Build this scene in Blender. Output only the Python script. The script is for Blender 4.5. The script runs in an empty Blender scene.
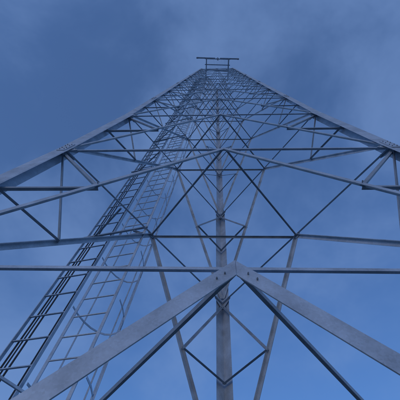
import bpy, bmesh, math, random
from mathutils import Vector, Matrix
random.seed(3)
S=5.45
f_,th,ya,ro,cx,D,tl,z1,z2,z3,z0,zt,psi,tm,tu,K=0.8166,1.1248,-0.0659,-0.0990,0.0421,0.4308,0.2023,0.2982,0.8519,1.4136,-0.2939,5.4135,-0.0454,0.1406,0.0781,0.7199
CAMH=-z0*S      # ground plane at world z=0
def node(k,z):
    s=1-tl*(min(z,z2)-z1)-tm*max(0,min(z,z3)-z2)-tu*max(0,z-z3)
    r=s/math.sqrt(3); a=math.radians({'F':90,'L':210,'R':330}[k])
    x=r*math.cos(a); y=r*math.sin(a)*K
    c,q=math.cos(psi),math.sin(psi)
    return Vector(((cx+c*x-q*y)*S,(D+q*x+c*y)*S,(z-z0)*S))
def cen(z):
    return (node('F',z)+node('L',z)+node('R',z))/3
levels=[z0,z1,z2,z3]
n=9; r=.965; tot=sum(r**i for i in range(n)); h=(zt-z3)/tot
z=z3
for i in range(n):
    z+=h*r**i; levels.append(z)
levels[-1]=zt
# ---------------- materials
def nt(name):
    m=bpy.data.materials.new(name); m.use_nodes=True
    return m,m.node_tree.nodes,m.node_tree.links,m.node_tree.nodes['Principled BSDF']
def steel(name,base,var=.25,metal=.3,rough=.5,scale=6):
    m,N,L,b=nt(name)
    tc=N.new('ShaderNodeTexCoord'); no=N.new('ShaderNodeTexNoise'); no.inputs['Scale'].default_value=scale; no.inputs['Detail'].default_value=6
    vo=N.new('ShaderNodeTexVoronoi'); vo.inputs['Scale'].default_value=90
    mx=N.new('ShaderNodeMath'); mx.operation='MULTIPLY_ADD'; mx.inputs[1].default_value=.18
    L.new(tc.outputs['Object'],no.inputs['Vector']); L.new(tc.outputs['Object'],vo.inputs['Vector'])
    L.new(vo.outputs['Color'],mx.inputs[0]); L.new(no.outputs['Fac'],mx.inputs[2])
    cr=N.new('ShaderNodeValToRGB'); cr.color_ramp.elements[0].position=.35; cr.color_ramp.elements[1].position=.85
    cr.color_ramp.elements[0].color=[c*(1-var) for c in base]+[1]; cr.color_ramp.elements[1].color=[min(1,c*(1+var)) for c in base]+[1]
    L.new(mx.outputs[0],cr.inputs[0]); L.new(cr.outputs[0],b.inputs['Base Color'])
    b.inputs['Metallic'].default_value=metal; b.inputs['Roughness'].default_value=rough
    bp=N.new('ShaderNodeBump'); bp.inputs['Strength'].default_value=.12; bp.inputs['Distance'].default_value=.01
    L.new(no.outputs['Fac'],bp.inputs['Height']); L.new(bp.outputs[0],b.inputs['Normal'])
    return m
galv=steel('galvanised_steel',(.46,.54,.64))
galvd=steel('darker_galvanised_steel',(.33,.38,.44))  # galvanised steel in a darker base tone, for secondary bracing, bolts and brackets
cabm=steel('black_cable_sheath',(.04,.04,.045),.2,0,.5)
conc=steel('concrete',(.30,.29,.27),.25,0,.9,3)
class MB:
    def __init__(s): s.v=[]; s.f=[]
    def sweep(s,a,b,prof,U,V,mit=None):
        o=len(s.v); k=len(prof); d=(b-a).normalized()
        for P in (a,b):
            for (pu,pv) in prof:
                q=P+U*pu+V*pv
                if mit and P is b:
                    q=q+d*((mit[0]-q).dot(mit[1])/d.dot(mit[1]))
                s.v.append(tuple(q))
        for i in range(k):
            j=(i+1)%k; s.f.append((o+i,o+j,o+k+j,o+k+i))
        s.f.append(tuple(o+i for i in reversed(range(k)))); s.f.append(tuple(o+k+i for i in range(k)))
    def angle(s,a,b,nrm,w,t,off=0,flip=1,w2=None,sh0=0,sh1=0,mit=None):
        w2=w2 or w
        d=(b-a).normalized(); U=nrm.cross(d).normalized()*flip; V=d.cross(U).normalized()
        if V.dot(nrm)<0: V=-V
        a=a+d*sh0+V*off; b=b-d*sh1+V*off
        prof=[(-w/2,0),(w/2,0),(w/2,-t),(-w/2+t,-t),(-w/2+t,-w2),(-w/2,-w2)]
        s.sweep(a,b,prof,U,V,mit)
    def tube(s,a,b,r,k=8):
        d=(b-a).normalized(); U=d.orthogonal().normalized(); V=d.cross(U)
        s.sweep(a,b,[(r*math.cos(2*math.pi*i/k),r*math.sin(2*math.pi*i/k)) for i in range(k)],U,V)
    def box(s,a,b,w,t,up=Vector((0,0,1))):
        d=(b-a).normalized(); U=d.cross(up)
        if U.length<1e-3: U=d.orthogonal()
        U.normalize(); V=d.cross(U)
        s.sweep(a,b,[(-w/2,-t/2),(w/2,-t/2),(w/2,t/2),(-w/2,t/2)],U,V)
    def plate(s,pts,nrm,t):
        o=len(s.v); k=len(pts)
        for q in (0,-t):
            for P in pts: s.v.append(tuple(P+nrm*q))
        for i in range(k):
            j=(i+1)%k; s.f.append((o+i,o+j,o+k+j,o+k+i))
        s.f.append(tuple(o+i for i in reversed(range(k)))); s.f.append(tuple(o+k+i for i in range(k)))
    def obj(s,name,mat,parent=None,smooth=False):
        me=bpy.data.meshes.new(name); me.from_pydata(s.v,[],s.f); me.update()
        bm=bmesh.new(); bm.from_mesh(me); bmesh.ops.recalc_face_normals(bm,faces=bm.faces); bm.to_mesh(me); bm.free()
        me.materials.append(mat)
        ob=bpy.data.objects.new(name,me); bpy.context.scene.collection.objects.link(ob)
        if parent: ob.parent=parent
        return ob
def empty(name):
    e=bpy.data.objects.new(name,None); bpy.context.scene.collection.objects.link(e); return e
tower=empty('lattice_tower')
legs,hor,dia,red,plan,gus,bol=[MB() for _ in range(7)]
FACES=(('L','R'),('R','F'),('F','L'))
def fnorm(a,b,z):
    P=node(a,z);Q=node(b,z);T=(node(a,z+.3)+node(b,z+.3))/2-(P+Q)/2
    nn=(Q-P).cross(T).normalized()
    if nn.dot((P+Q)/2-cen(z))<0: nn=-nn
    return nn
def bolt(P,nrm,rr=.014):
    bol.tube(P+nrm*.002,P+nrm*.012,rr,6); bol.tube(P-nrm*.035,P+nrm*.017,rr*.5,6)
for k in 'FLR':
    o={'F':('L','R'),'L':('F','R'),'R':('F','L')}[k]
    for i in range(len(levels)-1):
        za,zb=levels[i],levels[i+1]
        w=(.185 if i<3 else (.155 if i<6 else (.125 if i<9 else .10))); t=.018
        a=node(k,za);b=node(k,zb)
        d=(b-a).normalized()
        e1=(node(o[0],za)-a).normalized(); e2=(node(o[1],za)-a).normalized()
        e1=(e1-d*e1.dot(d)).normalized(); e2=(e2-d*e2.dot(d)).normalized()
        out=-(e1+e2).normalized()
        base=out*.03
        pts=[base,base+e1*w,base+e1*w-out*t,base-out*t*2,base+e2*w-out*t,base+e2*w]
        ov=legs; c=len(ov.v)
        for P in (a,b):
            for q in pts: ov.v.append(tuple(P+q))
        for ii in range(6):
            j=(ii+1)%6; ov.f.append((c+ii,c+j,c+6+j,c+6+ii))
        ov.f.append((c,c+1,c+2,c+3)); ov.f.append((c,c+3,c+4,c+5)); ov.f.append((c+6,c+7,c+8,c+9)); ov.f.append((c+6,c+9,c+10,c+11))
        if i in (2,4,6,8):
            for e in (e1,e2):
                nn=(e.cross(d)).normalized()
                if nn.dot(out)<0: nn=-nn
                P=a+out*.03+e*w*.55
                legs.plate([P-d*.17+nn*.012-e*w*.33,P-d*.17+nn*.012+e*w*.33,P+d*.17+nn*.012+e*w*.33,P+d*.17+nn*.012-e*w*.33],nn,.010)
                for q in (-.12,-.05,.05,.12):
                    for e_ in (-.18,.18): bolt(P+d*q+e*w*e_+nn*.010,nn,.008)
for (A,B) in FACES:
    for i in range(len(levels)):
        zz=levels[i]; a=node(A,zz); b=node(B,zz); nn=fnorm(A,B,zz-.01 if i==len(levels)-1 else zz)
        d=(b-a).normalized(); m=(a+b)/2
        up=nn.cross(d); up=up if up.z>0 else -up
        wd=[.12,.105,.060,.052,.048,.045,.042][min(i,6)]
        if i>0:
            hw=.028 if i==1 else max(.032,wd*.6)
            lift=up*(.022 if i==1 else 0)
            hor.angle(a+lift,b+lift,nn,hw,.006,off=-.026,flip=1,w2=.020 if i==1 else hw*.8,sh0=.05,sh1=.05)
            if i>1:
                g=.08 if i<4 else .06
                gus.plate([m-d*g+up*.02-nn*.022,m+d*g+up*.02-nn*.022,m+d*g*.95-up*g*.35-nn*.022,m+d*g*.35-up*g*.85-nn*.022,m-d*g*.35-up*g*.85-nn*.022,m-d*g*.95-up*g*.35-nn*.022],nn,.006)
                if i<5:
                    for q in (-.06,.06): bolt(m+d*q-up*.03-nn*.012,nn,.008)
        for (P,s) in ((a,1),(b,-1)):
            g=.25 if i<4 else .16
            gp=P-nn*.014
            gus.plate([gp+up*g*.4,gp+d*s*g*.8+up*g*.15,gp+d*s*g-up*.02,gp+d*s*g*.3-up*g*.45,gp-up*g*.45],nn,.006)
            if i<5:
                for q in (.15,.21): bolt(gp+d*s*q+up*.01,nn,.008)
        if i==0: continue
        zl=levels[i-1]
        for (P,C,s) in ((A,B,1),(B,A,-1)):
            low=node(P,zl)
            top=m+up*(-.028 if i>1 else .014)
            dia.angle(low,top,nn,wd,.008,off=-.010+.0015*s,flip=-s,w2=wd*.75,sh0=.12,mit=(m-d*s*.001,d))
            dg=(low+m)/2; topn=node(P,zz); legm=(low+topn)/2
            rw=.036 if i<4 else .026
            if i>1:
                red.angle(topn,dg,nn,rw,.005,off=-.04,flip=s,sh0=.1,sh1=.0)
            red.angle(legm,dg,nn,rw,.005,off=-.046,flip=s,sh0=.05,sh1=.0)
            if 1<i<5: bolt(dg,nn,.009)
        if i==1:
            for s in (-1,1):
                lo=node(A if s<0 else B,zl); dd=(lo-m).normalized()
                for q in (.10,.17): bolt(m+up*.014+dd*q-nn*.010,nn,.006)
for i in range(1,len(levels)):
    zz=levels[i]; ms=[(node(A,zz)+node(B,zz))/2 for A,B in FACES]
    for j in range(3):
        plan.angle(ms[j],ms[(j+1)%3],Vector((0,0,1)),.042 if i<2 else (.032 if i<4 else .026),.005,off=-.02-.007*j,sh0=.03,sh1=.03)
legs.obj('leg_angles',galv,tower); hor.obj('horizontals',galv,tower); dia.obj('k_braces',galv,tower)
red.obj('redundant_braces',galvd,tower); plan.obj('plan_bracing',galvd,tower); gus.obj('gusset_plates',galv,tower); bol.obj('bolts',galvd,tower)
# ---------------- top platform
tp=MB(); c=cen(zt)+Vector((0,-.3,0)); Z=Vector((0,0,1)); X=Vector((1,0,0)); Y=Vector((0,1,0))
# bar grating deck, narrow
for q in range(-8,9):
    tp.box(c+X*q*.115-Y*.95+Z*.14,c+X*q*.115-Y*.1+Z*.14,.012,.04)
for q in (-.97,-.52,-.08):
    tp.box(c-X*1.05+Y*q+Z*.06,c+X*1.05+Y*q+Z*.06,.07,.08)
for q in (-.93,.93): tp.box(c+X*q-Y*1.0-Z*.02,c+X*q+Y*.75-Z*.02,.07,.07)
yb=-1.0
tp.box(c-X*1.7+Y*yb+Z*.62,c-X*.2+Y*yb+Z*.45,.11,.10); tp.box(c+X*.2+Y*yb+Z*.45,c+X*1.7+Y*yb+Z*.5,.11,.10)
tp.box(c-X*1.7+Y*yb+Z*.35,c-X*1.7+Y*yb+Z*1.2,.16,.12,Y); tp.box(c+X*1.7+Y*yb+Z*.2,c+X*1.7+Y*yb+Z*1.1,.16,.12,Y)
for q in (-.92,-.32,.32,.92): tp.tube(c+X*q+Y*yb*.97+Z*.05,c+X*q+Y*yb*.97+Z*1.1,.03)
for sx in (-1,1):
    tp.tube(c+X*sx*.92-Y*.1+Z*.1,c+X*sx*.92-Y*.1+Z*1.1,.025)
    for hh in (.6,1.1): tp.tube(c+X*sx*.92-Y*.95+Z*hh,c+X*sx*.92-Y*.1+Z*hh,.02)
for hh in (.62,1.12): tp.tube(c-X*.92-Y*.1+Z*hh,c+X*.92-Y*.1+Z*hh,.02)
tp.tube(c+X*.02-Y*.9,c+X*.02-Y*.9+Z*3.0,.05)
for hh in (.0,.5,1.0):
    tp.tube(c+X*.02-Y*.9+Z*(2.6+hh*.1),c+X*.02-Y*.9+Z*(2.65+hh*.1),.1,10)
tp.obj('top_platform',galv,tower)
# ---------------- ladder + cable tray
lad,hoop,tray,cab,brk=[MB() for _ in range(5)]
ang=math.radians(-14); T=Vector((math.cos(ang),math.sin(ang),0))
def base(z):
    m=(node('L',z)+node('F',z))/2
    return m+Vector((-.56,.0,0))
Np=Vector((-math.sin(ang),math.cos(ang),0))
def pos(hm): return base(hm/S+z0)
Ht=(zt-z0)*S
brkz=[(l-z0)*S for l in levels]
for i in range(len(brkz)-1):
    a,b=pos(brkz[i]),pos(brkz[i+1])
    for q in (.06,.50): lad.box(a+T*q,b+T*q,.038,.012,Np)
    for q in (-.56,-.08): tray.box(a+T*q,b+T*q,.012,.042,Np)
    for q,rr in ((-.50,.011),(-.455,.009),(-.40,.011),(-.15,.009)): cab.tube(a+T*q+Np*.03,b+T*q+Np*.03,rr,6)
hm=.35
while hm<Ht:
    p=pos(hm); lad.tube(p+T*.06,p+T*.50,.010,6); hm+=.29
hm=.2
while hm<Ht:
    p=pos(hm); tray.box(p-T*.56,p-T*.08,.02,.012,Z); hm+=.36
NP=13; R=.36
def cagept(p,i):
    a=math.pi*(i/(NP-1)); return p+T*.28+T*(-R*math.cos(a))*.85+Np*(R*1.5*math.sin(a))
hm=2.6; hz=[]
while hm<Ht: hz.append(hm); hm+=1.0
for hm in hz:
    p=pos(hm)
    for i in range(NP-1): hoop.box(cagept(p,i),cagept(p,i+1),.005,.026,Z)
for a_,b_ in zip(hz[:-1],hz[1:]):
    pa,pb=pos(a_),pos(b_)
    for i in (2,4,6,8,10): hoop.box(cagept(pa,i),cagept(pb,i),.021,.005,Np)
for i in range(1,len(levels)):
    p=pos(brkz[i]); m=(node('L',levels[i])+node('F',levels[i]))/2
    brk.box(p-T*.6-Np*.03,p+T*.54-Np*.03,.03,.03)
    brk.box(p+T*.3-Np*.03-Z*.04,m-Z*.04,.03,.03)
    brk.box(p-T*.4-Np*.03-Z*.04,m+(node('L',levels[i])-m)*.35-Z*.045,.03,.03)
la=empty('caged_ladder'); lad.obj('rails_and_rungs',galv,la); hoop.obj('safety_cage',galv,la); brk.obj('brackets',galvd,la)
tr=empty('cable_tray'); tray.obj('tray_rails',galv,tr); cab.obj('feeder_cables',cabm,tr)
# ---------------- footings
for k in 'FLR':
    p=node(k,z0); fb=MB()
    def ring(hw,zz): return [Vector((p.x+sx*hw,p.y+sy*hw,zz)) for sx,sy in((-1,-1),(1,-1),(1,1),(-1,1))]
    rs=[ring(.62,-.3),ring(.62,.18),ring(.58,.22),]
    for rr in rs: fb.v+= [tuple(q) for q in rr]
    for a in range(2):
        for j in range(4): fb.f.append((a*4+j,a*4+(j+1)%4,a*4+4+(j+1)%4,a*4+4+j))
    fb.f.append((8,9,10,11)); fb.f.append((3,2,1,0))
    fb.obj('concrete_footing',conc)
# ---------------- ground
gm,N,L,b=nt('gravelly_grass')
tc=N.new('ShaderNodeTexCoord'); n1=N.new('ShaderNodeTexNoise'); n1.inputs['Scale'].default_value=.25; n1.inputs['Detail'].default_value=8
n2=N.new('ShaderNodeTexVoronoi'); n2.inputs['Scale'].default_value=22
L.new(tc.outputs['Object'],n1.inputs['Vector']); L.new(tc.outputs['Object'],n2.inputs['Vector'])
cr=N.new('ShaderNodeValToRGB'); cr.color_ramp.elements[0].color=(.07,.09,.04,1); cr.color_ramp.elements[1].color=(.30,.30,.29,1)
cr.color_ramp.elements[0].position=.36; cr.color_ramp.elements[1].position=.5
mx=N.new('ShaderNodeMix'); mx.data_type='RGBA'; mx.blend_type='MULTIPLY'; mx.inputs[0].default_value=.25
L.new(n1.outputs['Fac'],cr.inputs[0]); L.new(cr.outputs[0],mx.inputs[6]); L.new(n2.outputs['Color'],mx.inputs[7])
L.new(mx.outputs[2],b.inputs['Base Color']); b.inputs['Roughness'].default_value=.95
bp=N.new('ShaderNodeBump'); bp.inputs['Strength'].default_value=.6; bp.inputs['Distance'].default_value=.03; L.new(n2.outputs['Distance'],bp.inputs['Height']); L.new(bp.outputs[0],b.inputs['Normal'])
g=MB(); g.v=[(-3000,-3000,0),(3000,-3000,0),(3000,3000,0),(-3000,3000,0)]; g.f=[(0,1,2,3)]; g.obj('ground',gm)
# ---------------- world
w=bpy.data.worlds.new('World'); bpy.context.scene.world=w; w.use_nodes=True
N=w.node_tree.nodes; L=w.node_tree.links; bg=N['Background']
sun_el=math.radians(3); sun_rot=math.radians(200)
sky=N.new('ShaderNodeTexSky'); sky.sky_type='NISHITA'; sky.sun_disc=False; sky.sun_elevation=sun_el; sky.sun_rotation=sun_rot; sky.ozone_density=3
tc=N.new('ShaderNodeTexCoord'); mp=N.new('ShaderNodeMapping'); mp.inputs['Scale'].default_value=(1,1,1.3)
L.new(tc.outputs['Generated'],mp.inputs['Vector'])
n1=N.new('ShaderNodeTexNoise'); n1.inputs['Scale'].default_value=2.3; n1.inputs['Detail'].default_value=8; n1.inputs['Roughness'].default_value=.56; n1.inputs['Distortion'].default_value=.25
mp.inputs['Location'].default_value=(1.45,.4,.9)
L.new(mp.outputs[0],n1.inputs['Vector'])
cr=N.new('ShaderNodeValToRGB'); cr.color_ramp.interpolation='EASE'; cr.color_ramp.elements[0].position=.36; cr.color_ramp.elements[1].position=.72
L.new(n1.outputs['Fac'],cr.inputs[0])
tint=N.new('ShaderNodeMix'); tint.data_type='RGBA'; tint.blend_type='MULTIPLY'; tint.inputs[0].default_value=1; tint.inputs[7].default_value=(2.0,2.4,3.3,1)
L.new(sky.outputs[0],tint.inputs[6])
cl=N.new('ShaderNodeMix'); cl.data_type='RGBA'; cl.blend_type='MIX'
fm=N.new('ShaderNodeMath'); fm.operation='MULTIPLY_ADD'; fm.inputs[1].default_value=.45; fm.inputs[2].default_value=.2
L.new(cr.outputs[0],fm.inputs[0]); L.new(fm.outputs[0],cl.inputs[0])
L.new(tint.outputs[2],cl.inputs[6]); cl.inputs[7].default_value=(1.4,2.35,4.6,1)
L.new(cl.outputs[2],bg.inputs['Color']); bg.inputs['Strength'].default_value=.13
sd=bpy.data.lights.new('sun','SUN'); sd.energy=.16; sd.angle=math.radians(12); sd.color=(1,.96,.93)
so=bpy.data.objects.new('sun',sd); bpy.context.scene.collection.objects.link(so)
dr=Vector((math.sin(sun_rot)*math.cos(sun_el),math.cos(sun_rot)*math.cos(sun_el),math.sin(sun_el)))
so.rotation_euler=dr.to_track_quat('Z','Y').to_euler()
# ---------------- camera
cy,sy=math.cos(ya),math.sin(ya)
Xp=Vector((cy,-sy,0)); Yp=Vector((sy,cy,0)); u=-Yp*math.sin(th)+Z*math.cos(th); fw=Yp*math.cos(th)+Z*math.sin(th)
rt=Xp*math.cos(ro)-u*math.sin(ro); up=Xp*math.sin(ro)+u*math.cos(ro)
M=Matrix((( rt.x,up.x,-fw.x,0),(rt.y,up.y,-fw.y,0),(rt.z,up.z,-fw.z,CAMH),(0,0,0,1)))
cd=bpy.data.cameras.new('camera'); cd.sensor_width=36; cd.lens=f_*36; cd.clip_start=.05; cd.clip_end=8000
co=bpy.data.objects.new('camera',cd); bpy.context.scene.collection.objects.link(co); co.matrix_world=M
sc=bpy.context.scene; sc.camera=co
sc.view_settings.view_transform='Standard'; sc.view_settings.look='None'; sc.view_settings.exposure=0
